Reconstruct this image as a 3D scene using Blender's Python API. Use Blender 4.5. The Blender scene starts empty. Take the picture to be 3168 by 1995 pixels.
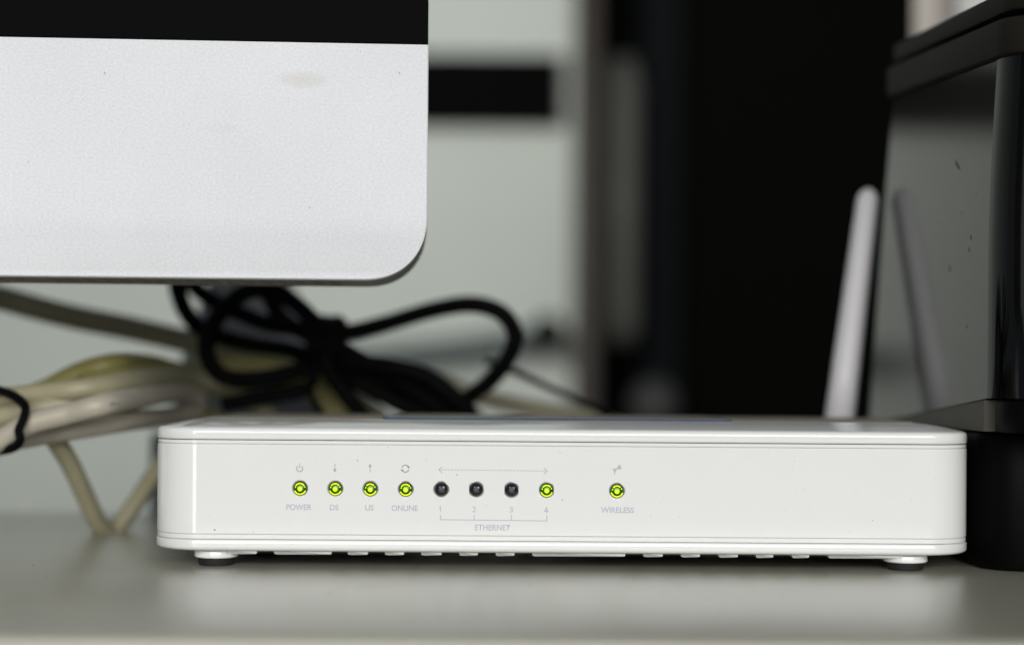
import bpy, bmesh, math, random
from mathutils import Vector, Matrix, noise
from mathutils.geometry import delaunay_2d_cdt
random.seed(7)
R = math.radians
S = bpy.context.scene
C = S.collection
# ------------------------------------------------------------------ camera
FPX, PX0, PY0 = 5096.0, 1584.0, 1190.0       # focal length and principal point in photograph pixels
CAMH, FOCUS, ROLL = .0505, .450, R(-.41)
cam_d = bpy.data.cameras.new('camera'); cam = bpy.data.objects.new('camera', cam_d); C.objects.link(cam)
cam_d.sensor_width = 36; cam_d.lens = FPX/3168*36
cam_d.shift_y = (PY0-997.5)/3168
cam_d.clip_start = .01; cam_d.clip_end = 30
cam_d.dof.use_dof = True; cam_d.dof.focus_distance = FOCUS; cam_d.dof.aperture_fstop = 4.5
cam.matrix_world = Matrix.Translation((0, 0, CAMH)) @ Matrix.Rotation(R(90), 4, 'X') @ Matrix.Rotation(-ROLL, 4, 'Z')
S.camera = cam
RM = cam.matrix_world.to_3x3()
def at(px, py, y):
    d = RM @ Vector(((px-PX0)/FPX, (PY0-py)/FPX, -1))
    return Vector((d.x/d.y*y, y, CAMH + d.z/d.y*y))
# ------------------------------------------------------------------ world and lamps
W = bpy.data.worlds.new('World'); S.world = W; W.use_nodes = True
W.node_tree.nodes['Background'].inputs[0].default_value = (.80, .90, 1.0, 1)
W.node_tree.nodes['Background'].inputs[1].default_value = .145
def area(name, loc, target, sx, sy, power, col):
    l = bpy.data.lights.new(name, 'AREA'); l.shape = 'RECTANGLE'; l.size = sx; l.size_y = sy
    l.energy = power; l.color = col
    o = bpy.data.objects.new(name, l); C.objects.link(o); o.location = loc
    o.rotation_euler = (Vector(target)-Vector(loc)).to_track_quat('-Z', 'Y').to_euler()
    return o
area('window_light', (.15, -1.5, .58), (0, .5, .05), 1.9, .80, 35.5, (1, .992, .975))
area('narrow_window_light', (-.62, -1.25, .35), (-.05, .45, .04), .10, 1.1, 3.6, (1, .97, .88))
area('added_wall_fill', (-.30, .84, .38), (.05, 1.9, .26), .40, .28, 6.4, (.99, 1, .955))  # added lamp hidden behind the monitor, brightens the pale wall
S.view_settings.view_transform = 'Standard'; S.view_settings.look = 'None'
S.view_settings.exposure = 0; S.view_settings.gamma = 1
# ------------------------------------------------------------------ materials
def mat(name, col, rough=.5, metal=0, spec=.5, coat=0, coatr=.06, var=0, vscale=40, bump=0, bscale=400, emit=None, es=1, rvar=0, stretch=None, col2=None, bdist=.0002):
    m = bpy.data.materials.new(name); m.use_nodes = True; N = m.node_tree.nodes; L = m.node_tree.links
    b = N['Principled BSDF']; b.inputs['Base Color'].default_value = (*col, 1)
    b.inputs['Roughness'].default_value = rough; b.inputs['Metallic'].default_value = metal
    b.inputs['Specular IOR Level'].default_value = spec
    if coat: b.inputs['Coat Weight'].default_value = coat; b.inputs['Coat Roughness'].default_value = coatr
    if emit: b.inputs['Emission Color'].default_value = (*emit, 1); b.inputs['Emission Strength'].default_value = es
    tc = N.new('ShaderNodeTexCoord'); mp = N.new('ShaderNodeMapping'); L.new(tc.outputs['Object'], mp.inputs[0])
    if stretch: mp.inputs['Scale'].default_value = stretch
    if var or col2:
        n = N.new('ShaderNodeTexNoise'); n.inputs['Scale'].default_value = vscale; n.inputs['Detail'].default_value = 6
        n.inputs['Roughness'].default_value = .6
        L.new(mp.outputs[0], n.inputs['Vector'])
        r = N.new('ShaderNodeValToRGB'); r.color_ramp.elements[0].position = .3; r.color_ramp.elements[1].position = .7
        a = col2 if col2 else tuple(c*(1-var) for c in col)
        r.color_ramp.elements[0].color = (*a, 1); r.color_ramp.elements[1].color = (*col, 1)
        L.new(n.outputs['Fac'], r.inputs[0]); L.new(r.outputs[0], b.inputs['Base Color'])
    if rvar:
        n = N.new('ShaderNodeTexNoise'); n.inputs['Scale'].default_value = vscale*.7; n.inputs['Detail'].default_value = 5
        L.new(mp.outputs[0], n.inputs['Vector'])
        mr = N.new('ShaderNodeMapRange'); mr.inputs['To Min'].default_value = max(0, rough-rvar); mr.inputs['To Max'].default_value = rough+rvar
        L.new(n.outputs['Fac'], mr.inputs[0]); L.new(mr.outputs[0], b.inputs['Roughness'])
    if bump:
        n = N.new('ShaderNodeTexNoise'); n.inputs['Scale'].default_value = bscale; n.inputs['Detail'].default_value = 3
        L.new(mp.outputs[0], n.inputs['Vector'])
        bp = N.new('ShaderNodeBump'); bp.inputs['Strength'].default_value = bump; bp.inputs['Distance'].default_value = bdist
        L.new(n.outputs['Fac'], bp.inputs['Height']); L.new(bp.outputs[0], b.inputs['Normal'])
    return m
M = dict(
    wall=mat('wall_paint', (.565, .595, .55), .8, var=.06, vscale=6),
    floor=mat('floor_wood', (.12, .10, .08), .5, var=.3),
    desk=mat('desk_laminate', (.355, .345, .28), .36, coat=.8, coatr=.28, var=.07, vscale=26, bump=.6, bscale=2600, rvar=.07, stretch=(1, 1.6, 1), bdist=.0001),
    white=mat('glossy_white_plastic', (.82, .825, .81), .10, var=.015, vscale=60, bump=.05, bscale=900, bdist=.0001),
    shadetop=mat('shaded_white_plastic', (.30, .275, .22), .6, spec=.2, var=.1, vscale=30, bump=.1, bscale=900, bdist=.0001),  # white top plate coloured dark brown for the little light it gets
    inner=mat('dark_interior_and_shade', (.01, .01, .01), .7),
    seam=mat('seam_shadow_gap', (.10, .10, .09), .6),
    rubber=mat('black_rubber', (.010, .010, .010), .7, bump=.2),
    print=mat('lavender_grey_ink', (.46, .47, .57), .4),
    blue=mat('blue_sticker', (.025, .10, .24), .3, var=.4, vscale=300),
    film=mat('shaded_sticker_face', (.27, .25, .20), .5),  # sticker face darkened along with the dimly lit top plate
    ledgreen=mat('green_lens_deep', (.004, .02, .0), .25, coat=.3, emit=(.03, .10, .0), es=.45),
    ledmid=mat('green_lens_mid', (.05, .15, .01), .3, coat=.15, emit=(.22, .60, .0), es=.85),
    ledbright=mat('green_lens_bright', (.3, .5, 0), .2, emit=(.45, .90, .0), es=1.1),
    ledyellow=mat('green_lens_hot', (.4, .5, 0), .2, emit=(.72, .92, .0), es=1.3),
    ledoff=mat('black_lens', (.006, .006, .008), .12, coat=1),
    ledoffc=mat('black_lens_core', (.055, .062, .075), .5),
    cream=mat('cream_cable_jacket', (.40, .37, .24), .42, var=.18, vscale=50, bump=.1),
    olive=mat('yellowed_cable_jacket', (.33, .30, .10), .45, var=.2, vscale=60),
    beige=mat('beige_cable_jacket', (.27, .25, .165), .5, var=.15, vscale=40),
    pale=mat('pale_cable_jacket', (.47, .43, .35), .4, var=.1, vscale=50),
    blackc=mat('black_cable_jacket', (.003, .0035, .003), .6, var=.3, vscale=80, spec=.05),
    tie=mat('black_tie', (.003, .003, .0035), .6, spec=.05),
    greyc=mat('grey_rod', (.10, .12, .12), .6),
    ink=mat('grey_ink', (.12, .14, .12), .6),
    brown=mat('brown_wood', (.034, .025, .018), .6, var=.3, vscale=20),
    black=mat('matt_black_panel', (.0035, .0035, .003), .9, spec=.02),
    band=mat('black_shelf_paint', (.003, .003, .003), .9, spec=.03),
    navy=mat('dark_blue_grey_panel', (.009, .0105, .0115), .9, spec=.02),
    pipe=mat('grey_pipe', (.14, .14, .12), .55, var=.4, vscale=6),
    frame=mat('beige_frame', (.30, .27, .245), .7),
    board=mat('white_board', (.58, .57, .55), .6),
    antenna=mat('antenna_plastic', (.80, .78, .80), .35),
    pside=mat('glossy_dark_grey_panel', (.022, .022, .020), .11, spec=.38, var=.12, vscale=14, rvar=.04, bump=.05, bscale=60, stretch=(1, 1, .3)),
    pslab=mat('satin_dark_grey_lid', (.016, .015, .012), .65, spec=.1, bump=.1),
    pbase=mat('brown_grey_base', (.075, .068, .052), .5, var=.2),
    pblack=mat('piano_black', (.002, .002, .0025), .07, spec=.35),
    pdark=mat('black_tray', (.0018, .0018, .0018), .5, spec=.05),
    glass=mat('black_screen_glass', (.002, .002, .0024), .08, spec=.006),
    speck=mat('dust_print_and_shade', (.12, .11, .10), .9),
)
def aluminium():
    m = mat('bead_blasted_aluminium', (.80, .805, .82), .75, metal=0, spec=.08)
    N = m.node_tree.nodes; L = m.node_tree.links; b = N['Principled BSDF']
    tc = N.new('ShaderNodeTexCoord')
    def noi(scale, det, st=(1, 1, 1)):
        mp = N.new('ShaderNodeMapping'); mp.inputs['Scale'].default_value = st; L.new(tc.outputs['Object'], mp.inputs[0])
        n = N.new('ShaderNodeTexNoise'); n.inputs['Scale'].default_value = scale; n.inputs['Detail'].default_value = det
        L.new(mp.outputs[0], n.inputs['Vector']); return n
    fine = noi(1300, 7, (1, 1, 1.3)); big = noi(22, 3)
    r1 = N.new('ShaderNodeMapRange'); r1.inputs['From Min'].default_value = .3; r1.inputs['From Max'].default_value = .7
    r1.inputs['To Min'].default_value = .91; r1.inputs['To Max'].default_value = 1.05; L.new(fine.outputs['Fac'], r1.inputs[0])
    r2 = N.new('ShaderNodeMapRange'); r2.inputs['From Min'].default_value = .3; r2.inputs['From Max'].default_value = .7
    r2.inputs['To Min'].default_value = .96; r2.inputs['To Max'].default_value = 1.02; L.new(big.outputs['Fac'], r2.inputs[0])
    mu = N.new('ShaderNodeMath'); mu.operation = 'MULTIPLY'; L.new(r1.outputs[0], mu.inputs[0]); L.new(r2.outputs[0], mu.inputs[1])
    # brown smudges: soft ellipses at fixed spots on the chin
    sx = N.new('ShaderNodeSeparateXYZ'); L.new(tc.outputs['Object'], sx.inputs[0])
    def smudge(cx, cz, rx, rz):
        def term(out, c, r):
            a = N.new('ShaderNodeMath'); a.operation = 'SUBTRACT'; L.new(out, a.inputs[0]); a.inputs[1].default_value = c
            d = N.new('ShaderNodeMath'); d.operation = 'DIVIDE'; L.new(a.outputs[0], d.inputs[0]); d.inputs[1].default_value = r
            p = N.new('ShaderNodeMath'); p.operation = 'POWER'; L.new(d.outputs[0], p.inputs[0]); p.inputs[1].default_value = 2
            return p
        a, c = term(sx.outputs['X'], cx, rx), term(sx.outputs['Z'], cz, rz)
        s = N.new('ShaderNodeMath'); s.operation = 'ADD'; L.new(a.outputs[0], s.inputs[0]); L.new(c.outputs[0], s.inputs[1])
        nn = N.new('ShaderNodeMath'); nn.operation = 'MULTIPLY_ADD'; L.new(noi(160, 3).outputs['Fac'], nn.inputs[0]); nn.inputs[1].default_value = 1.6
        L.new(s.outputs[0], nn.inputs[2])
        q = N.new('ShaderNodeMapRange'); q.inputs['From Min'].default_value = .7; q.inputs['From Max'].default_value = 2.0
        q.inputs['To Min'].default_value = 1; q.inputs['To Max'].default_value = 0; L.new(nn.outputs[0], q.inputs[0]); return q
    s1 = smudge(-.0345, .0545, .0075, .0024); s2 = smudge(-.056, .041, .005, .0015)
    mx = N.new('ShaderNodeMath'); mx.operation = 'MULTIPLY_ADD'; L.new(s2.outputs[0], mx.inputs[0]); mx.inputs[1].default_value = .35
    L.new(s1.outputs[0], mx.inputs[2])
    sc = N.new('ShaderNodeMath'); sc.operation = 'MULTIPLY'; L.new(mx.outputs[0], sc.inputs[0]); sc.inputs[1].default_value = .3
    base = N.new('ShaderNodeMix'); base.data_type = 'RGBA'; base.inputs[6].default_value = (.80, .81, .835, 1); base.inputs[7].default_value = (.56, .52, .46, 1)
    L.new(sc.outputs[0], base.inputs[0])
    vm = N.new('ShaderNodeVectorMath'); vm.operation = 'SCALE'; L.new(base.outputs[2], vm.inputs[0]); L.new(mu.outputs[0], vm.inputs['Scale'])
    L.new(vm.outputs[0], b.inputs['Base Color'])
    bp = N.new('ShaderNodeBump'); bp.inputs['Strength'].default_value = .25; bp.inputs['Distance'].default_value = .0001
    L.new(fine.outputs['Fac'], bp.inputs['Height']); L.new(bp.outputs[0], b.inputs['Normal'])
    return m
M['alu'] = aluminium()
# ------------------------------------------------------------------ mesh helpers
def link(name, bm, m, parent=None, smooth=False, loc=None):
    me = bpy.data.meshes.new(name)
    bmesh.ops.recalc_face_normals(bm, faces=bm.faces) if smooth != 'keep' else None
    bm.to_mesh(me); bm.free()
    for k in (m if isinstance(m, (list, tuple)) else [m]): me.materials.append(k)
    if smooth:
        for p in me.polygons: p.use_smooth = True
    o = bpy.data.objects.new(name, me); C.objects.link(o)
    if parent: o.parent = parent
    if loc: o.location = loc
    if smooth == 'auto': sharp(o)
    return o
def sharp(o, ang=38):
    me = o.data; bm = bmesh.new(); bm.from_mesh(me)
    for e in bm.edges:
        e.smooth = not (len(e.link_faces) != 2 or e.calc_face_angle(0) > R(ang))
    bm.to_mesh(me); bm.free()
def tag(o, label=None, cat=None, group=None, kind=None):
    for k, v in (('label', label), ('category', cat), ('group', group), ('kind', kind)):
        if v: o[k] = v
    return o
def thing(name, label, cat, loc=(0, 0, 0), rz=0, group=None):
    o = bpy.data.objects.new(name, None); C.objects.link(o); o.location = loc; o.rotation_euler = (0, 0, rz)
    o.empty_display_size = .01
    return tag(o, label, cat, group)
def bx(bm, x0, x1, y0, y1, z0, z1, bev=0, seg=2, slope=None):
    """axis box; slope = z offset added per metre of y"""
    sl = slope or 0
    vs = [bm.verts.new((x, y, z + sl*(y-y0))) for x in (x0, x1) for y in (y0, y1) for z in (z0, z1)]
    fs = [bm.faces.new([vs[i] for i in q]) for q in ((0, 1, 3, 2), (4, 6, 7, 5), (0, 4, 5, 1), (2, 3, 7, 6), (0, 2, 6, 4), (1, 5, 7, 3))]
    if bev:
        es = list({e for f in fs for e in f.edges})
        bmesh.ops.bevel(bm, geom=es, offset=bev, segments=seg, affect='EDGES', profile=.5)
    return vs
def loft(bm, loops, cap0=True, cap1=True, mats=None):
    rows = [[bm.verts.new(p) for p in lp] for lp in loops]
    n = len(rows[0])
    for k, (a, b) in enumerate(zip(rows, rows[1:])):
        for i in range(n):
            f = bm.faces.new((a[i], a[(i+1) % n], b[(i+1) % n], b[i]))
            if mats: f.material_index = mats[k]
    if cap0: bm.faces.new(rows[0][::-1])
    if cap1: bm.faces.new(rows[-1])
    return rows
def rrect(x0, x1, y0, y1, r, z, seg=22):
    """rounded rectangle outline in plan, counter-clockwise from the front right corner"""
    P = []
    for cx, cy, a0 in ((x1-r, y0+r, -90), (x1-r, y1-r, 0), (x0+r, y1-r, 90), (x0+r, y0+r, 180)):
        for i in range(seg+1):
            a = R(a0 + 90*i/seg); P.append(Vector((cx + r*math.cos(a), cy + r*math.sin(a), z)))
    return P
def catmull(pts, sub=10, closed=False):
    out = []; n = len(pts)
    rng = range(n if closed else n-1)
    for i in rng:
        p0 = pts[(i-1) % n] if closed or i > 0 else pts[0]*2-pts[1]
        p1, p2 = pts[i], pts[(i+1) % n]
        p3 = pts[(i+2) % n] if closed or i+2 < n else pts[-1]*2-pts[-2]
        for k in range(sub):
            t = k/sub
            out.append(.5*((2*p1) + (p2-p0)*t + (2*p0-5*p1+4*p2-p3)*t*t + (3*p1-p0-3*p2+p3)*t**3))
    if not closed: out.append(pts[-1])
    return out
def tube(bm, pts, r, seg=14, sub=10, closed=False, flat=1, raw=False, mi=0):
    path = pts if raw else catmull([Vector(p) for p in pts], sub, closed)
    n = len(path); rows = []; up = Vector((.1, .3, 1)).normalized()
    for i, p in enumerate(path):
        a = path[(i-1) % n] if closed or i else path[0]; b = path[(i+1) % n] if closed or i < n-1 else path[-1]
        t = (b-a).normalized(); s = t.cross(up).normalized() if t.cross(up).length > 1e-4 else Vector((1, 0, 0)); up = s.cross(t).normalized()
        rr = r(i/(n-1)) if callable(r) else r
        rows.append([bm.verts.new(p + (s*math.cos(2*math.pi*k/seg)*flat + up*math.sin(2*math.pi*k/seg))*rr) for k in range(seg)])
    m = n if closed else n-1
    for i in range(m):
        a, b = rows[i], rows[(i+1) % n]
        for k in range(seg):
            f = bm.faces.new((a[k], a[(k+1) % seg], b[(k+1) % seg], b[k])); f.material_index = mi
    if not closed:
        bm.faces.new(rows[0][::-1]).material_index = mi; bm.faces.new(rows[-1]).material_index = mi
def lathe(bm, prof, c=(0, 0, 0), axis='Z', seg=32, mats=None, a0=0, a1=360, close0=False):
    """prof: list of (radius, height); axis Z, or Y with height running towards -Y (at the viewer)"""
    c = Vector(c); full = abs(a1-a0) >= 360; n = seg if full else seg+1
    def pt(r, h, a):
        return c + (Vector((r*math.cos(a), r*math.sin(a), h)) if axis == 'Z' else Vector((r*math.cos(a), -h, r*math.sin(a))))
    rows = []
    for r, h in prof:
        if r == 0: rows.append([bm.verts.new(pt(0, h, 0))]); continue
        rows.append([bm.verts.new(pt(r, h, R(a0)+R(a1-a0)*k/seg)) for k in range(n)])
    for j, (a, b) in enumerate(zip(rows, rows[1:])):
        for k in range(n if full else n-1):
            k2 = (k+1) % n
            q = [a[0] if len(a) == 1 else a[k], a[0] if len(a) == 1 else a[k2], b[0] if len(b) == 1 else b[k2], b[0] if len(b) == 1 else b[k]]
            u = []
            for v in q:
                if v not in u: u.append(v)
            f = bm.faces.new(u)
            if mats: f.material_index = mats[j]
# ------------------------------------------------------------------ the setting
bm = bmesh.new(); bx(bm, -2.5, 3.5, -1.9, 2.7, -.78, -.74); tag(link('floor', bm, M['floor']), kind='structure')
WY = 1.90                                                  # the painted wall behind the desk
wx1 = at(1772, 700, WY).x
bm = bmesh.new(); bx(bm, -2.4, wx1, WY, WY+.08, -.74, 1.5); tag(link('wall', bm, M['wall']), kind='structure')
bm = bmesh.new(); bx(bm, wx1-.2, 3.4, 2.5, 2.55, -.74, 1.9); tag(link('dark_back_wall', bm, M['black']), kind='structure')
# ------------------------------------------------------------------ desk
desk = thing('desk', 'pale grey green laminate desk top carrying the white router', 'desk', (0, 0, 0))
bm = bmesh.new(); 
dfront, dback = CAMH*FPX/(1972-PY0), CAMH*FPX/(1592-PY0)
bx(bm, -.75, .75, dfront, dback, -.025, 0, .0022, 4); link('desk_top', bm, M['desk'], desk, 'auto')
for x in (-.72, .70):
    bm = bmesh.new(); bx(bm, x, x+.02, dfront+.02, dback-.02, -.74, -.0255); link('side_panel', bm, M['desk'], desk)
# ------------------------------------------------------------------ router
FY, BY, RX0, RX1, CR = .450, .552, -.0992, .1275, .0132
rt = thing('router', 'glossy white wireless router with five green status lights on the desk', 'router', (0, 0, 0))
leds = [(928, 1510, 1), (1037, 1511, 1), (1145.5, 1512, 1), (1255, 1513, 1), (1365, 1513.5, 0), (1473, 1514, 0), (1582.5, 1515.5, 0), (1691.5, 1516, 1), (1909, 1518, 1)]
LR, HR = .00178, .00208
def fp(px, py): v = at(px, py, FY); return (v.x, v.z)
ZB0, ZB1 = .0092, .0338        # housing between the two seams
bm = bmesh.new()
def shell_loops(bm, spec, fy=FY):
    return [rrect(RX0+i, RX1-i, fy+i, BY-i, max(CR-i, .004), z) for i, z in spec]
# housing: rounded plan, but the flat front is cut out and replaced by a panel with the LED holes
loops = shell_loops(bm, [(.0002, ZB0), (.0000, ZB0+.0002), (.0000, ZB1-.0002), (.0002, ZB1)])
rows = [[bm.verts.new(p) for p in lp] for lp in loops]; n = len(rows[0])
for j, (a, b) in enumerate(zip(rows, rows[1:])):
    for i in range(n):
        if j == 1 and i == n-1: continue            # the flat front strip
        bm.faces.new((a[i], a[(i+1) % n], b[(i+1) % n], b[i]))
x0, x1, z0, z1 = RX0+CR, RX1-CR, ZB0+.0002, ZB1-.0002
vs = [(x0, z0), (x1, z0), (x1, z1), (x0, z1)]; es = [(0, 1), (1, 2), (2, 3), (3, 0)]
holes = [fp(px, py) for px, py, _ in leds]; NS = 28
for hx, hz in holes:
    b0 = len(vs)
    for k in range(NS): vs.append((hx+(HR+.0004)*math.cos(2*math.pi*k/NS), hz+(HR+.0004)*math.sin(2*math.pi*k/NS)))
    es += [(b0+k, b0+(k+1) % NS) for k in range(NS)]
ov, oe, of, *_ = delaunay_2d_cdt([Vector(v) for v in vs], es, [], 0, 1e-7)
vv = [bm.verts.new((v.x, FY, v.y)) for v in ov]
for f in of:
    c = sum((ov[i] for i in f), Vector((0, 0)))/len(f)
    if any((c-Vector(h)).length < HR for h in holes): continue
    bm.faces.new([vv[i] for i in f]).tag = True
for hx, hz in holes:
    lathe(bm, [(HR+.0004, 0), (HR+.00022, -.00005), (HR+.00005, -.0003), (HR-.00015, -.0010), (HR-.0002, -.004)], (hx, FY, hz), 'Y', NS)
bmesh.ops.remove_doubles(bm, verts=bm.verts, dist=2e-6)
ho = link('housing', bm, M['white'], rt, 'auto')
for p in ho.data.polygons:
    if p.normal.y < -.9999: p.use_smooth = False
bm = bmesh.new(); loft(bm, [rrect(RX0+.006, RX1-.006, FY+.0045, BY-.006, CR-.004, z) for z in (.006, .036)])
link('inner_core', bm, M['inner'], rt)
# seam rings: thin white bead and dark gap between housing and lid / base
for za, zb in ((ZB1+.00003, .03487), (.00783, ZB0-.00003)):
    bm = bmesh.new(); loft(bm, shell_loops(bm, [(.0003, za), (.0001, za+.00018), (.0001, zb-.0001), (.0003, zb)]), False, False); link('bead', bm, M['white'], rt, 'auto')
bm = bmesh.new(); loft(bm, shell_loops(bm, [(.0007, .0076), (.0007, .0360)]), False, False); link('seam_gap', bm, M['seam'], rt, True)
# lid
lid_spec = [(.0006, .03502), (.0001, .0351), (-.0001, .0354), (-.0001, .0371), (.0000, .0376), (.0003, .0380), (.0009, .0383), (.0022, .03855), (.0080, .0394), (.0140, .0401), (.0185, .04045), (.0190, .0405)]
def dome(i, z):
    r = max(CR-i*.3, .004); return rrect(RX0+i*.55, RX1-i*.6, FY+i, BY-i*.9, r, z)
bm = bmesh.new(); loft(bm, [dome(i, z) for i, z in lid_spec], False, True); link('lid', bm, M['white'], rt, 'auto')
# raised satin top plate behind the crest
bm = bmesh.new(); loft(bm, [dome(i, z) for i, z in ((.0193, .0404), (.0193, .0405), (.0198, .0407))], False, True); link('top_plate', bm, M['shadetop'], rt, 'auto')
# faint sunk line running up the left of the lid
sx0, sx1 = at(1183, 1298, FY+.0195).x, at(2263, 1308, FY+.0195).x
bm = bmesh.new(); bx(bm, sx0, sx1, FY+.0190, FY+.075, .04072, .04098, .0001, 1); link('sticker', bm, M['blue'], rt)['label'] = 'thin blue edged sticker on top of the lid'
bm = bmesh.new(); bx(bm, sx0+.0016, sx1-.0010, FY+.0200, FY+.0745, .04099, .04104); link('sticker_film', bm, M['film'], rt)
# base with curved underside
base_spec = [(.0006, .0078), (.0001, .0077), (-.0001, .0074), (-.0001, .0056), (.0001, .0051), (.0006, .0047), (.0030, .0043), (.0080, .0037), (.0102, .0034)]
def bas(i, z): return rrect(RX0+i*1.6, RX1-i*1.6, FY+i, BY-i, max(CR-i*.3, .004), z)
bm = bmesh.new(); loft(bm, [bas(i, z) for i, z in base_spec], False, True); link('base', bm, M['white'], rt, 'auto')
# ribs between the vent slots hang a little lower than the slots themselves
bm = bmesh.new(); bx(bm, RX0+.020, RX1-.020, FY+.0125, BY-.02, .0028, .00335, .0001, 1); link('underside_shade', bm, M['inner'], rt)  # dark plate added under the white base to blacken the shaded gap
slots = [(797, 848), (1028, 1075), (1140, 1190), (1252, 1302), (1368, 1420), (1480, 1532), (1593, 1645), (1935, 1988), (2051, 2105), (2166, 2221), (2283, 2336), (2392, 2448), (2503, 2560)]
edges = [700] + [v for s in slots for v in s] + [2790]
ribmesh = {}
for k in range(0, len(edges), 2):
    a, b = at(edges[k], 1715, FY+.004).x, at(edges[k+1], 1715, FY+.004).x
    bm = bmesh.new(); y0, y1 = FY+.0032, FY+.030
    prof = [(a, .0046), (a+.0002, .0036), (a+.0009, .0033), (b-.0009, .0033), (b-.0002, .0036), (b, .0046)]
    loft(bm, [[Vector((x, y0+(.0012 if z < .0034 else 0), z)) for x, z in prof], [Vector((x, y1, z)) for x, z in prof]])
    link('vent_rib', bm, M['white'], rt)
for a, b in slots:
    xa, xb = at(a, 1712, FY+.004).x, at(b, 1712, FY+.004).x
    bm = bmesh.new(); bx(bm, xa+.0001, xb-.0001, FY+.0100, FY+.028, .00335, .00352); link('vent_slot', bm, M['inner'], rt)
for px in (670, 2800):
    for yy in (FY+.0085, BY-.012):
        x = at(px, 1730, FY+.0085).x
        bm = bmesh.new(); lathe(bm, [(0, .0042), (.0060, .0042), (.0061, .0040), (.0061, .0025), (.0058, .0022), (0, .0022)], (x, yy, 0)); f = link('foot', bm, M['white'], rt, 'auto')
        bm = bmesh.new(); lathe(bm, [(0, .0022), (.0052, .00218), (.0050, .0006), (.0047, 0), (0, 0)], (x, yy, 0)); link('rubber_pad', bm, M['rubber'], f, 'auto')
# status lights
def dome_h(r): return .00055*(1-(r/LR)**2)
def ring(bm, r0, r1, a0, a1, mi, lift=0, seg=20, cz=0):
    rs = [r0+(r1-r0)*t for t in (0, .5, 1)]
    lathe(bm, [(LR*r, dome_h(LR*r)+lift) for r in rs], (0, 0, cz), 'Y', seg, [mi]*2, a0, a1)
def led_mesh(on, v):
    bm = bmesh.new()
    lathe(bm, [(LR, -.003), (LR, -.0002), (LR*.95, 0)] + [(LR*r, dome_h(LR*r)) for r in (.8, .6, .4, .2)] + [(0, dome_h(0))], (0, 0, 0), 'Y', 28)
    if on:
        ring(bm, .68, .84, 35+v*6, 150-v*5, 3, .00004)
        ring(bm, .70, .84, 8+v*3, 27+v*4, 2, .00004, 8)
        ring(bm, .64, .80, 154, 174, 2, .00004, 8)
        ring(bm, .81, .97, 204-v*4, 336+v*3, 3, .00004)
        lathe(bm, [(LR*.46, dome_h(LR*.46)), (LR*.43, dome_h(LR*.5)+.00012), (LR*.25, dome_h(0)+.0001), (0, dome_h(0)+.00013)], (0, 0, 0), 'Y', 24, [1, 1, 1])
        lathe(bm, [(LR*.31, .00066), (LR*.18, .00074), (0, .00076)], (0, 0, -.00020), 'Y', 20, [3, 3-v % 2])
    else:
        lathe(bm, [(LR*.46, dome_h(LR*.5)), (LR*.42, dome_h(LR*.5)+.00012), (LR*.2, dome_h(0)+.0001), (0, dome_h(0)+.00012)], (0, 0, 0), 'Y', 24, [1, 1, 1])
    return bm
for k, ((px, py, on), (hx, hz)) in enumerate(zip(leds, holes)):
    ms = [M['ledgreen'], M['ledmid'], M['ledbright'], M['ledyellow']] if on else [M['ledoff'], M['ledoffc']]
    o = link('status_light', led_mesh(on, k % 3), ms, rt, 'keep', (hx, FY+.0004, hz))
    o['label'] = 'lit green status light' if on else 'unlit black status light'
# printed words and symbols
PY_ = FY-.00003
dg = None
def words(txt, pxc, pyc, hpx, wpx, name='lettering'):
    cu = bpy.data.curves.new(name, 'FONT'); cu.body = txt; cu.align_x = 'CENTER'; cu.size = 1
    cu.offset = (.013 if txt == 'ETHERNET' else .017) if len(txt) > 1 else 0
    t = bpy.data.objects.new('tmp', cu); C.objects.link(t); bpy.context.view_layer.update()
    me = bpy.data.meshes.new_from_object(t.evaluated_get(bpy.context.evaluated_depsgraph_get()))
    C.objects.unlink(t); bpy.data.objects.remove(t)
    xs = [v.co.x for v in me.vertices]; ys = [v.co.y for v in me.vertices]
    sw, sh = wpx*.0000883/(max(xs)-min(xs)), hpx*.0000883/(max(ys)-min(ys)); cx, cy = (max(xs)+min(xs))/2, (max(ys)+min(ys))/2
    X, Z = fp(pxc, pyc)
    for v in me.vertices: v.co = ((v.co.x-cx)*sw, 0, (v.co.y-cy)*sh)
    me.materials.append(M['print']); o = bpy.data.objects.new(name, me); C.objects.link(o); o.parent = rt; o.location = (X, PY_, Z)
    return o
words('POWER', 925, 1568, 18, 78); words('DS', 1034, 1569, 18, 27); words('US', 1143, 1570, 18, 26); words('ONLINE', 1252, 1571, 18, 81)
for t_, x_ in zip('23', (1467, 1581)): words(t_, x_, 1574+(x_-1363)*.008, 17, 12)
words('ETHERNET', 1524, 1631, 18, 109); words('WIRELESS', 1910, 1577, 18, 102)
def stroke(bm, pts, w):
    """flat printed stroke through pixel points on the front panel"""
    P = [Vector(fp(*p)) for p in pts]; h = w*.0000883/2
    for a, b in zip(P, P[1:]):
        d_ = (b-a).normalized(); n_ = Vector((-d_.y, d_.x))*h; e = d_*h*.5
        q = [a-n_-e, b-n_+e, b+n_+e, a+n_-e]
        bm.faces.new([bm.verts.new((v.x, PY_, v.y)) for v in q])
bm = bmesh.new(); stroke(bm, [(1358.5, 1570), (1363, 1566.5), (1363, 1582)], 2.3); link('lettering', bm, M['print'], rt)
bm = bmesh.new(); stroke(bm, [(1692, 1586), (1692, 1569), (1684.5, 1580.5), (1696, 1580.8)], 2.2); link('lettering', bm, M['print'], rt)
def arcpts(cx, cy, r, a0, a1, n_=14): return [(cx+r*math.cos(R(a0+(a1-a0)*k/n_)), cy-r*math.sin(R(a0+(a1-a0)*k/n_))) for k in range(n_+1)]
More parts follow.
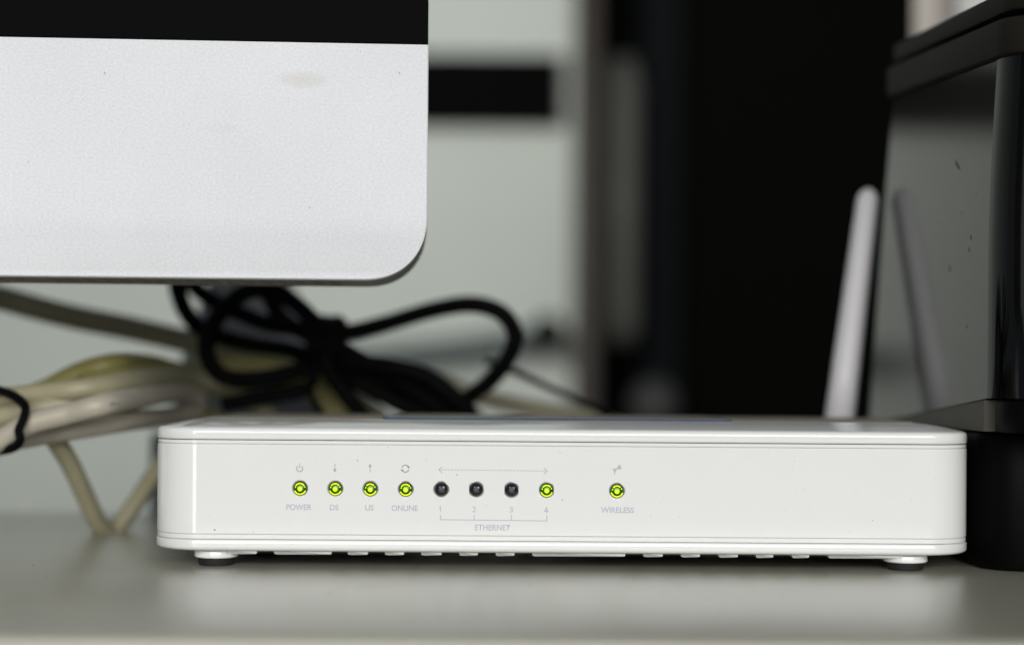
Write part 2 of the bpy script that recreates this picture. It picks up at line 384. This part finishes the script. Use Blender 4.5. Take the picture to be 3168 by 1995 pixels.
bm = bmesh.new(); stroke(bm, arcpts(927, 1449, 9.5, 125, 415), 2.6); stroke(bm, [(927, 1433), (927, 1448)], 2.6); link('power_symbol', bm, M['print'], rt)
bm = bmesh.new(); stroke(bm, [(1036, 1434), (1036, 1454)], 2.8); stroke(bm, [(1032, 1450), (1036, 1457), (1040, 1450)], 3); link('down_arrow', bm, M['print'], rt)
bm = bmesh.new(); stroke(bm, [(1145, 1460), (1145, 1440)], 2.8); stroke(bm, [(1141, 1444), (1145, 1437), (1149, 1444)], 3); link('up_arrow', bm, M['print'], rt)
bm = bmesh.new(); stroke(bm, arcpts(1254, 1449, 11, 15, 165), 2.4); stroke(bm, arcpts(1254, 1449, 11, 195, 345), 2.4)
stroke(bm, [(1240, 1451), (1243, 1455), (1248, 1452)], 2.6); stroke(bm, [(1260, 1446), (1265, 1443), (1268, 1448)], 2.6); link('cycle_symbol', bm, M['print'], rt)
bm = bmesh.new()
def ly(x): return 1452.5 + (x-1358)*.0115
stroke(bm, [(1368, ly(1368)-9), (1358, ly(1358)), (1368, ly(1368)+9)], 2.8); stroke(bm, [(1683, ly(1683)-9), (1693, ly(1693)), (1683, ly(1683)+9)], 2.8)
x_ = 1364
while x_ < 1686: stroke(bm, [(x_, ly(x_)), (x_+6.5, ly(x_))], 2.4); x_ += 10.2
link('dashed_arrow', bm, M['print'], rt)
bm = bmesh.new(); stroke(bm, [(1362.5, 1592), (1363, 1606.5), (1692, 1610.5), (1691.5, 1594)], 2.6)
for x_ in (1467, 1582): stroke(bm, [(x_, 1591.5), (x_, 1607)], 2.4)
link('bracket_line', bm, M['print'], rt)
bm = bmesh.new(); stroke(bm, [(1896, 1450), (1908, 1450), (1902, 1457), (1896, 1450)], 2); stroke(bm, [(1902, 1452), (1902, 1467)], 2.6)
for r_ in (4, 8, 12): stroke(bm, arcpts(1909, 1450, r_, -5, 75, 6), 2)
link('antenna_symbol', bm, M['print'], rt)
# dust specks on the front
bm = bmesh.new()
specks = [(664, 1638, 2.6), (1106, 1424, 1.8), (527, 1535, 1.6), (1414, 1468, 1.6), (1740, 1546, 1.8), (2486, 1514, 1.3), (2700, 1609, 1.5), (2908, 1610, 1.7), (1200, 1384, 1.2)]
for _ in range(150): specks.append((random.uniform(640, 2880), random.choice((random.uniform(1390, 1650), random.gauss(1672, 5))), random.uniform(.5, 1.1)))
for a, b, r_ in specks:
    X, Z = fp(a, b)
    if any(abs(X-h[0]) < .0030 and abs(Z-h[1]) < .0030 for h in holes) or not ZB0+.0004 < Z < ZB1-.0004 or not RX0+CR < X < RX1-CR: continue
    an = random.random()*6; el = random.uniform(1, 2)
    bm.faces.new([bm.verts.new((X+r_*.0000883*el*math.cos(t+an), FY-.00004, Z+r_*.0000883*math.sin(t+an)*.8)) for t in (0, 1.2, 2.4, 3.6, 4.9)])
tag(link('dust_specks', bm, M['speck'], rt), kind='stuff')
# ------------------------------------------------------------------ monitor
mon_x, mon_y, mon_z = -.0236, .4525, .0790
mo = thing('monitor', 'silver aluminium all in one computer with black screen, cropped at top left', 'computer monitor', (mon_x, mon_y, mon_z), R(3.2))
MW, CHIN, MH, MR = .53, .0646, .44, .0180
def mon_outline(w0, w1, z0, z1, r, y, top=False, ins=0):
    P = []; e = 2.25
    def corner(cx, cz, a0):
        for k in range(19):
            a = R(a0+90*k/18); c, s = math.cos(a), math.sin(a)
            P.append(Vector((cx+r*math.copysign(abs(c)**(2/e), c), y, cz+r*math.copysign(abs(s)**(2/e), s))))
    corner(w1-r, z0+r, -90)
    if top: corner(w1-r, z1-r, 0); corner(w0+r, z1-r, 90)
    else: P.extend([Vector((w1, y, z1)), Vector((w0, y, z1))])
    corner(w0+r, z0+r, 180)
    return P
bm = bmesh.new(); e = .0003
loft(bm, [mon_outline(-MW+e, -e, e, CHIN, MR, 0), mon_outline(-MW, 0, 0, CHIN, MR, e), mon_outline(-MW, 0, 0, CHIN, MR, .006)], True, True)
link('chin', bm, M['alu'], mo, 'auto')
bm = bmesh.new()
loft(bm, [mon_outline(-MW+.0001, -.0001, .0001, MH, MR, .0062, True), mon_outline(-MW+.0001, -.0001, .0001, MH, MR, .0355, True), mon_outline(-MW+.003, -.003, .003, MH-.003, MR, .0365, True), mon_outline(-MW+.06, -.06, .06, MH-.06, MR, .052, True)])
link('back_shell', bm, mat('shaded_rear_shell', (.30, .29, .25), .8, spec=.08), mo, 'auto')  # coloured darker than the chin to put shade on the underside
bm = bmesh.new(); bx(bm, -MW+.0002, -.0001, .0002, .0058, CHIN+.0002, MH-.002, .0002, 1); link('screen_glass', bm, M['glass'], mo)
bm = bmesh.new()
for x0_, x1_ in ((-MW/2-.09, -MW/2+.09),):
    bx(bm, x0_, x1_, .08, .086, -mon_z+.004, .22); bx(bm, x0_, x1_, -.01, .0799, -mon_z+.0002, -mon_z+.0045); bx(bm, x0_, x1_, .05, .0799, .16, .20)
link('stand', bm, M['alu'], mo)
# small print on the underside: short dark ticks, too small to read, packed dense to paint in the underside's shade
bm = bmesh.new(); x_ = -.150; y_rows = (.010, .0165, .023)
rr_ = random.Random(3)
while x_ < -.026:
    L_ = rr_.uniform(.0025, .0045); t_ = x_
    while t_ < x_+L_:
        for yy in y_rows:
            if rr_.random() < .93:
                h_ = rr_.uniform(.0026, .0046); w_ = rr_.uniform(.00028, .00045)
                bm.faces.new([bm.verts.new(p) for p in ((t_, yy, -.00003), (t_+w_, yy, -.00003), (t_+w_, yy+h_, -.00003), (t_, yy+h_, -.00003))])
        t_ += .00065
    x_ += L_ + rr_.uniform(.0009, .0018)
tag(link('print_and_shade', bm, M['speck'], mo), kind='stuff')
bm = bmesh.new()
def mloc(px, py):
    v = at(px, py, .449) - Vector((mon_x, mon_y, mon_z)); return v.x, v.z
for px, py, l_, an in ((327, 230, 5, 2.1), (1233, 220, 6, 2.1), (955, 640, 3, 2.2), (95, 505, 2, .3), (1112, 95+60, 1.2, 0)):
    X, Z = mloc(px, py); a = l_*.00009; c, s = math.cos(an), math.sin(an); w_ = .00009
    bm.faces.new([bm.verts.new((X+u*c*a-v*s*w_, -.00003, Z+u*s*a+v*c*w_)) for u, v in ((-1, -.3), (-.3, -1), (.8, -.4), (1, .3), (.2, 1), (-.8, .6))])
tag(link('dust_specks', bm, M['speck'], mo), kind='stuff')
# ------------------------------------------------------------------ cables
def path(pts): return [at(*p) for p in pts]
def cable(name, pts, r, m, label, cat='cable', parent=None, flat=1, sub=10, group=None):
    bm = bmesh.new(); tube(bm, path(pts), r, 14, sub, flat=flat); o = link(name, bm, m, parent, True)
    return o if parent else tag(o, label, cat, group)
ok = [(548, 800, .600), (548, 880, .600), (570, 955, .602), (616, 1013, .606), (692, 1045, .612), (790, 1068, .614), (878, 1080, .612), (942, 1098, .608), (1020, 1125, .602),
      (1090, 1170, .600), (1200, 1232, .600), (1330, 1290, .602), (1430, 1320, .606), (1500, 1330, .612), (1480, 1300, .616),
      (1430, 1255, .612), (1453, 1228, .610), (1523, 1172, .606), (1577, 1100, .602), (1592, 1030, .600), (1550, 968, .598), (1459, 942, .598), (1343, 958, .600), (1198, 1000, .602), (1081, 1028, .602), (1006, 1030, .600),
      (905, 1014, .602), (825, 1001, .606), (744, 970, .610), (650, 925, .614), (596, 875, .616), (610, 820, .616), (690, 800, .614), (780, 830, .612), (830, 915, .612), (872, 985, .610), (950, 1035, .612),
      (1040, 1090, .612), (1120, 1150, .612), (1230, 1225, .612), (1320, 1300, .610), (1320, 1380, .605), (1200, 1380, .598), (1110, 1270, .592), (1056, 1200, .590), (1010, 1130, .588), (1002, 1060, .588),
      (977, 1002, .588), (912, 938, .588), (849, 900, .588), (762, 903, .588), (688, 962, .588), (645, 1036, .588), (643, 1106, .588), (684, 1160, .588), (746, 1175, .588), (849, 1165, .590), (942, 1140, .592), (1020, 1115, .594),
      (1100, 1120, .592), (1200, 1133, .590), (1310, 1160, .590), (1400, 1222, .590), (1470, 1300, .594), (1540, 1420, .600), (1640, 1560, .610)]
cord = thing('coiled_power_cable', 'thick black cord coiled into loops and tied, behind the router', 'power cord', at(1000, 1100, .60))
def sub_obj(o): o.parent = cord; o.matrix_parent_inverse = Matrix.Translation(cord.location).inverted(); return o
bm = bmesh.new(); tube(bm, path(ok), .0032, 14, 9); sub_obj(link('cord', bm, M['blackc'], None, True))
bm = bmesh.new(); tube(bm, path([(1480, 1400, .60), (1390, 1290, .600), (1260, 1192, .599), (1150, 1130, .599), (1060, 1078, .597), (1010, 1050, .597), (985, 1035, .599)]), .0031, 14, 9)
sub_obj(link('cord', bm, M['blackc'], None, True))
bm = bmesh.new(); tube(bm, path([(1560, 1420, .60), (1440, 1290, .600), (1330, 1222, .6), (1200, 1180, .601), (1100, 1150, .601), (1020, 1112, .6), (995, 1090, .6)]), .0030, 14, 9)
sub_obj(link('cord', bm, M['blackc'], None, True))
bm = bmesh.new()
kn = at(1003, 1065, .600)
for dx, t_ in ((-.0034, .2), (-.0008, 0), (.0018, -.15), (.004, .12)):
    pts = [kn + Vector((dx + .0015*math.sin(a*2+t_) + t_*.008*math.sin(a), .0155*math.cos(a), .0092*math.sin(a))) for a in [2*math.pi*k/12 for k in range(12)]]
    tube(bm, pts, .0017, 8, 5, closed=True)
tube(bm, path([(985, 1120, .585), (958, 1165, .584), (962, 1215, .585), (985, 1262, .588), (1000, 1300, .59)]), .0013, 8, 6)
sub_obj(link('tie', bm, M['tie'], None, True))
bm = bmesh.new(); tube(bm, path([(690, 1252, .590), (760, 1238, .589), (850, 1222, .588), (930, 1208, .588), (965, 1180, .589), (975, 1130, .59)]), lambda t: .0030 if t < .7 else .0022, 12, 8)
sub_obj(link('plug_end', bm, M['tie'], None, True))
cable('thin_black_wire', [(1500, 1118, .625), (1570, 1142, .625), (1663, 1182, .627), (1779, 1236, .63), (1880, 1290, .63), (2000, 1420, .63)], .0013, M['blackc'], 'thin black wire sloping down to the right of the coiled cord', 'wire')
cable('beige_cable', [(-160, 885, .60), (0, 922, .605), (200, 975, .61), (400, 1015, .62), (560, 1052, .63), (700, 1085, .634), (900, 1150, .636), (1150, 1280, .635), (1300, 1450, .633)], .0045, M['beige'], 'single thick beige cable crossing below the computer at left')
cable('tan_cable', [(1330, 1170, .66), (1480, 1225, .66), (1640, 1262, .66), (1850, 1302, .655), (2100, 1380, .65)], .0035, M['beige'], 'tan cable just above the router top behind the thin black wire')
bundle = thing('cream_cable_bundle', 'bundle of cream network cables held by a black tie, left of the router', 'cable bundle', at(200, 1260, .60))
def NO(px): t = min(1, max(0, (px-330)/300)); return .086*(1-t*t*(3-2*t))
def near(pts): return path([(px, py, y-NO(px)) for px, py, y in pts])
def sb(o): o.parent = bundle; o.matrix_parent_inverse = Matrix.Translation(bundle.location).inverted(); return o
strands = [
    ('olive', .0044, [(-120, 1300, .628), (0, 1262, .626), (150, 1205, .624), (250, 1155, .622), (360, 1128, .622), (470, 1132, .624), (570, 1152, .626), (700, 1135, .628), (830, 1130, .63), (980, 1180, .63), (1100, 1290, .63)]),
    ('olive', .0040, [(260, 1190, .614), (400, 1165, .614), (560, 1160, .616), (700, 1170, .62), (830, 1165, .624), (960, 1210, .625), (1050, 1300, .625)]),
    ('cream', .0037, [(-120, 1250, .604), (0, 1232, .602), (120, 1218, .600), (280, 1200, .598), (430, 1178, .598), (580, 1172, .600), (700, 1188, .604), (790, 1230, .608), (830, 1300, .61)]),
    ('cream', .0037, [(-120, 1330, .600), (0, 1290, .598), (100, 1268, .597), (220, 1245, .600), (350, 1225, .604), (500, 1200, .608), (640, 1196, .610), (750, 1215, .612), (800, 1260, .613)]),
    ('pale', .0039, [(-120, 1425, .588), (0, 1362, .587), (90, 1312, .586), (210, 1280, .586), (330, 1250, .586), (450, 1227, .588), (560, 1215, .592), (610, 1235, .597), (600, 1270, .602), (520, 1288, .604), (400, 1300, .604), (260, 1322, .603), (120, 1345, .602), (0, 1372, .600), (-120, 1430, .6)]),
    ('olive', .0034, [(90, 1300, .610), (220, 1312, .612), (340, 1305, .613), (480, 1292, .613), (590, 1292, .612), (680, 1300, .612), (760, 1350, .61)]),
]
for mk, r_, pts in strands:
    bm = bmesh.new(); tube(bm, near(pts), r_*.88, 14, 9); sb(link('cable', bm, M[mk], None, True))
bm = bmesh.new(); tube(bm, path([(130, 1300, .520), (165, 1352, .525), (215, 1430, .532), (262, 1530, .542), (300, 1610, .550), (335, 1642, .556), (372, 1620, .560), (425, 1545, .565), (490, 1450, .572), (560, 1370, .580), (650, 1320, .59)]), .0031, 14, 9)
sb(link('drooping_cable', bm, M['cream'], None, True))
bm = bmesh.new()
for px, py, w_ in [(290+i*13+random.uniform(-2, 2), 1258-i*2.0, 5) for i in range(22)]:
    p = at(px, py, .586-NO(px)-.0038); s = .0000883*w_
    bm.faces.new([bm.verts.new(p+Vector((a*s, .0001*abs(a), b*s*1.4*random.uniform(.6, 1.2)))) for a, b in ((-1, -1), (.6, -1), (1, 1), (-.7, 1))])
tag(sb(link('jacket_print', bm, M['ink'])), kind='stuff')
bm = bmesh.new(); tube(bm, near([(-30, 1205, .596), (10, 1211, .590), (48, 1228, .586), (78, 1258, .583), (72, 1295, .581), (58, 1330, .580), (62, 1362, .580), (38, 1385, .584), (-5, 1395, .59)]), .0015, 10, 8, flat=.8); sb(link('tie', bm, M['tie'], None, True))
# soft blue grey form filling the dark zone behind cables and desk
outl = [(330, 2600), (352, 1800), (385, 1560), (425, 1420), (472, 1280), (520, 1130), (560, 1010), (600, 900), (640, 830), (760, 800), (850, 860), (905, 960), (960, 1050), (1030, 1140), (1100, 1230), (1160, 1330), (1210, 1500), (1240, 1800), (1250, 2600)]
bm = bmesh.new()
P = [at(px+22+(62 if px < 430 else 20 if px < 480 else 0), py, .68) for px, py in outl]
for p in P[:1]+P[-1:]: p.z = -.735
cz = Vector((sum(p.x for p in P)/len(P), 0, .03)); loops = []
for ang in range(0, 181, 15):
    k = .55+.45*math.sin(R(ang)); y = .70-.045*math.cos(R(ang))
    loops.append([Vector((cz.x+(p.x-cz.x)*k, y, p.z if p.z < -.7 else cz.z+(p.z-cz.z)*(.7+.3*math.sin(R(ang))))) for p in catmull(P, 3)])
loft(bm, loops); tag(link('blue_grey_form', bm, mat('blue_grey_matte', (.27, .28, .31), .95, var=.3, vscale=60, bump=.3, bscale=300), None, True), 'dark blue grey form standing behind the cables and the desk', 'bundle')
# ------------------------------------------------------------------ background furniture behind the desk
def slab(name, px0, px1, py0, py1, y, dep, m, label, cat, bev=.004, parent=None):
    a, b = at(px0, (py0+py1)/2, y).x, at(px1, (py0+py1)/2, y).x; z1, z0 = at((px0+px1)/2, py0, y).z, at((px0+px1)/2, py1, y).z
    bm = bmesh.new(); bx(bm, a, b, y, y+dep, z0, z1, bev, 2); o = link(name, bm, m, parent, 'auto')
    return o if parent else tag(o, label, cat)
slab('wall_shelf', 500, 1738, 163, 384, WY-.025, .0245, M['band'], 'black horizontal shelf on the pale wall beside the computer', 'shelf')
slab('door_frame', 1768, 1842, -900, 5400, WY-.05, .048, M['brown'], 'dark brown upright post at the right end of the pale wall', 'post')
cu_ = thing('dark_cupboard', 'tall matt black cupboard filling the middle right background', 'cupboard', (.6, 2.05, -.74))
def cu(o): o.parent = cu_; o.matrix_parent_inverse = Matrix.Translation(cu_.location).inverted(); return o
def slab2(name, px0, px1, y, dep, z0, z1, m, bev=.002):
    bm = bmesh.new(); bx(bm, at(px0, 600, y).x, at(px1, 600, y).x, y, y+dep, z0, z1, bev, 2); return cu(link(name, bm, m, None, 'auto'))
slab2('door', 1846, 3900, 2.05, .3, -.735, 1.4, M['black'])
slab2('trim_strip', 1975, 2105, 2.02, .0295, -.73, 1.38, M['navy'])
HY = 1.96
pz0, pz1 = at(1930, 1062, HY).z, at(1930, 185, HY).z; pX = at(1920, 600, HY).x
bm = bmesh.new(); lathe(bm, [(0, pz0), (.016, pz0), (.023, pz0+.02), (.023, pz1-.028), (.016, pz1), (0, pz1)], (pX, HY, 0), seg=24)
for z in (pz0+.02, pz1-.02): tube(bm, [Vector((pX, HY, z)), Vector((pX, 2.051, z))], .01, 12, 3)
cu(link('handle', bm, M['pipe'], None, True))
bm = bmesh.new(); bmesh.ops.create_uvsphere(bm, u_segments=24, v_segments=14, radius=.030, matrix=Matrix.Translation(at(2025, 1250, 1.96)))
bs = at(2025, 1250, 1.96); tube(bm, [bs, bs+Vector((0, .095, 0))], .012, 12, 4)
cu(link('knob', bm, mat('dark_grey_knob', (.05, .05, .048), .6), None, True))
rod = thing('wall_rod', 'dark grey rod ending in a black knob on the pale wall behind the cord loop', 'rod', at(1400, 1065, 1.84))
def rd(o): o.parent = rod; o.matrix_parent_inverse = Matrix.Translation(rod.location).inverted(); return o
bm = bmesh.new(); tube(bm, path([(1050, 1105, 1.84), (1300, 1082, 1.84), (1450, 1066, 1.84), (1600, 1046, 1.84), (1700, 1032, 1.84)]), .0115, 12, 4); rd(link('rod', bm, M['greyc'], None, True))
bm = bmesh.new(); c = at(1695, 1026, 1.83); lathe(bm, [(0, -.068), (.014, -.066), (.019, 0), (.016, .016), (0, .02)], c, 'Y', 20); rd(link('end_knob', bm, M['band'], None, True))
slab('beige_upright', 2848, 2935, -700, 5500, .88, .03, M['frame'], 'beige upright strip in the top right corner above the printer', 'upright')
slab('white_board', 2940, 3700, -700, 5500, .885, .02, M['board'], 'pale board beside the beige strip above the printer', 'board')
# ------------------------------------------------------------------ second wireless device with a white antenna
wd = thing('antenna_device', 'small white wireless box with one white antenna behind the router', 'wireless device', at(2600, 1500, .58))
wd.location.z = 0
bm = bmesh.new(); wx = wd.location.x
bx(bm, -.045, .014, -.008, .030, .0005, .022, .003, 3); link('body', bm, M['antenna'], wd, 'auto')
A0, A1 = at(2593, 1330, .568)-wd.location, at(2688, 585, .580)-wd.location
bm = bmesh.new(); dirn = (A1-A0)
tube(bm, [A0+dirn*t for t in (0, .25, .5, .75, .955, .975, .99, 1)], lambda t: [.0052, .0048, .0044, .0040, .0037, .0031, .0022, .0010][round(t*7)], 20, raw=True)
link('antenna', bm, M['antenna'], wd, True)
bm = bmesh.new(); q = A0; bx(bm, q.x-.006, q.x+.006, q.y-.005, q.y+.005, .0215, q.z+.002, .001, 2); link('hinge', bm, M['antenna'], wd, 'auto')
# ------------------------------------------------------------------ printer
pr = thing('printer', 'dark grey printer with glossy black curved front at the right edge', 'printer', (.30, .50, 0))
def pl_(o): o.parent = pr; o.matrix_parent_inverse = Matrix.Translation(pr.location).inverted(); return o
PXs, PYn, PYf = .1307, .452, .587
def Zt(y): return .1396 + (y-.451)*.0925
def Zl(y): return .0478 - (y-.451)*.07
bm = bmesh.new()
# side panel and body: a prism, wide to the right
prof = []
NB = 14
for k in range(NB+1):
    z = Zl(PYn)+(Zt(.4445)-Zl(PYn))*k/NB; t = k/NB
    y = .4525 + (-.0085)*max(0, t-.45)**1.6*2.2
    prof.append((y, z))
side_front = list(prof)
for k in range(9):
    t = k/8; y = .5665+.036*t**.85; z = Zt(.5665)*(1-t)+Zl(.602)*t; prof.append((y, z))
loft(bm, [[Vector((PXs, y, z)) for y, z in prof], [Vector((.5, y, z)) for y, z in prof]])
pl_(link('side_panel', bm, M['pside']))
# glossy black front: a tall panel with rounded left corner, standing proud of the side
bm = bmesh.new(); rows = []
for y, z in side_front:
    row = []
    for k in range(17):
        a = R(180+90*k/16); rx, ry = .020, .024
        row.append(Vector((PXs-.0002+rx+rx*math.cos(a), y-.0004+ry*math.sin(a), z)))
    row += [Vector((.5, y-.0004-.024, z)), Vector((.5, y-.0004, z))]
    rows.append(row)
loft(bm, rows); pl_(link('front_panel', bm, M['pblack'], None, 'auto'))
bm = bmesh.new(); y, z = side_front[0]
# lid slabs with rounded front corner
def slab_plan(bm, xl, y0, y1, zf, th, r=.016, bev=.0012):
    P = []
    for k in range(13):
        a = R(180+90*k/12); P.append((xl+r+r*math.cos(a), y0+r+r*math.sin(a)))
    P += [(.5, y0), (.5, y1), (xl+.006, y1), (xl+.0018, y1-.0018), (xl, y1-.006)]
    cx, cy = .32, (y0+y1)/2
    def lp(ins, dz):
        out = []
        for x, y in P:
            sx = 1-ins/(.18); sy = 1-ins/((y1-y0)/2)
            yy = cy+(y-cy)*sy; out.append(Vector((cx+(x-cx)*sx, yy, zf(yy)+dz)))
        return out
    loft(bm, [lp(bev, 0), lp(bev*.3, bev*.3), lp(0, bev), lp(0, th-bev), lp(bev*.3, th-bev*.3), lp(bev, th)])
bm = bmesh.new(); slab_plan(bm, PXs-.0022, .4235, PYf-.014, lambda y: Zt(y)+.0003, .0100); pl_(link('lower_lid', bm, M['pslab'], None, 'auto'))
bm = bmesh.new(); slab_plan(bm, PXs+.0030, .4290, PYf-.018, lambda y: Zt(y)+.0103, .0016, bev=.0002); pl_(link('lid_gap', bm, M['black'], None, 'auto'))
bm = bmesh.new(); slab_plan(bm, PXs-.0005, .4235, PYf-.016, lambda y: Zt(y)+.0119, .0062); pl_(link('upper_lid', bm, M['pslab'], None, 'auto'))
# base skirt
bm = bmesh.new()
sk = [(.4535, .0386), (.4535, Zl(.4535)-.0004), (.600, Zl(.600)-.0004), (.600, .0385)]
loft(bm, [[Vector((PXs-.0006, y, z)) for y, z in sk], [Vector((.5, y, z)) for y, z in sk]])
pl_(link('skirt', bm, M['pbase']))
bm = bmesh.new()
slab_plan(bm, PXs-.0000, .4520, PYf-.001, lambda y: .0004, .0379, bev=.001, r=.012); pl_(link('base', bm, M['pdark'], None, 'auto'))
bm = bmesh.new(); slab_plan(bm, PXs+.0006, .4300, .4532, lambda y: .0386, .0083, bev=.0004, r=.012); pl_(link('paper_tray', bm, M['pdark'], None, 'auto'))

# scuffs on the side panel
bm = bmesh.new()
for px, py, l, an in ((2962, 512, 22, 1.25), (2972, 494, 9, .5), (3003, 735, 9, 1.5), (2998, 772, 9, 1.4), (2938, 830, 12, 1.5), (2975, 660, 5, 1), (2905, 690, 5, 1.2), (3020, 600, 4, 1), (2880, 960, 6, 1.5), (2990, 1010, 7, 1.5)):
    d = RM @ Vector(((px-PX0)/FPX, (PY0-py)/FPX, -1)); k = (PXs-.00006)/d.x; p = Vector((PXs-.00006, d.y*k, CAMH+d.z*k)); a = l*.00009
    bm.faces.new([bm.verts.new(p+Vector((0, (u*math.cos(an)*4+v*1.2)*a, u*math.sin(an)*a))) for u, v in ((-1, 0), (-.3, -.3), (.9, -.12), (1, .1), (.2, .35), (-.7, .2))])
tag(pl_(link('scuffs', bm, mat('scuff', (.012, .012, .011), .7, spec=.1))), kind='stuff')

# dust and crumbs on the desk in front of and beside the router
rd_ = random.Random(11); V = []; F = []
for _ in range(420):
    x, y = rd_.uniform(-.16, .16), rd_.uniform(.375, .47)
    if RX0-.002 < x < RX1+.002 and y > FY-.001: continue
    q = rd_.uniform(.00004, .00013)*(2.2 if rd_.random() < .06 else 1); an = rd_.random()*6; b0 = len(V); e = rd_.uniform(.5, 1.6)
    for k in range(4): V.append((x+q*e*math.cos(an+k*1.57), y+q*math.sin(an+k*1.57), .00003))
    V.append((x, y, .00003+q*.8))
    F += [(b0+k, b0+(k+1) % 4, b0+4) for k in range(4)]
me = bpy.data.meshes.new('desk_dust'); me.from_pydata(V, [], F); me.materials.append(M['speck'])
o = bpy.data.objects.new('desk_dust', me); C.objects.link(o); o.parent = desk; tag(o, kind='stuff')
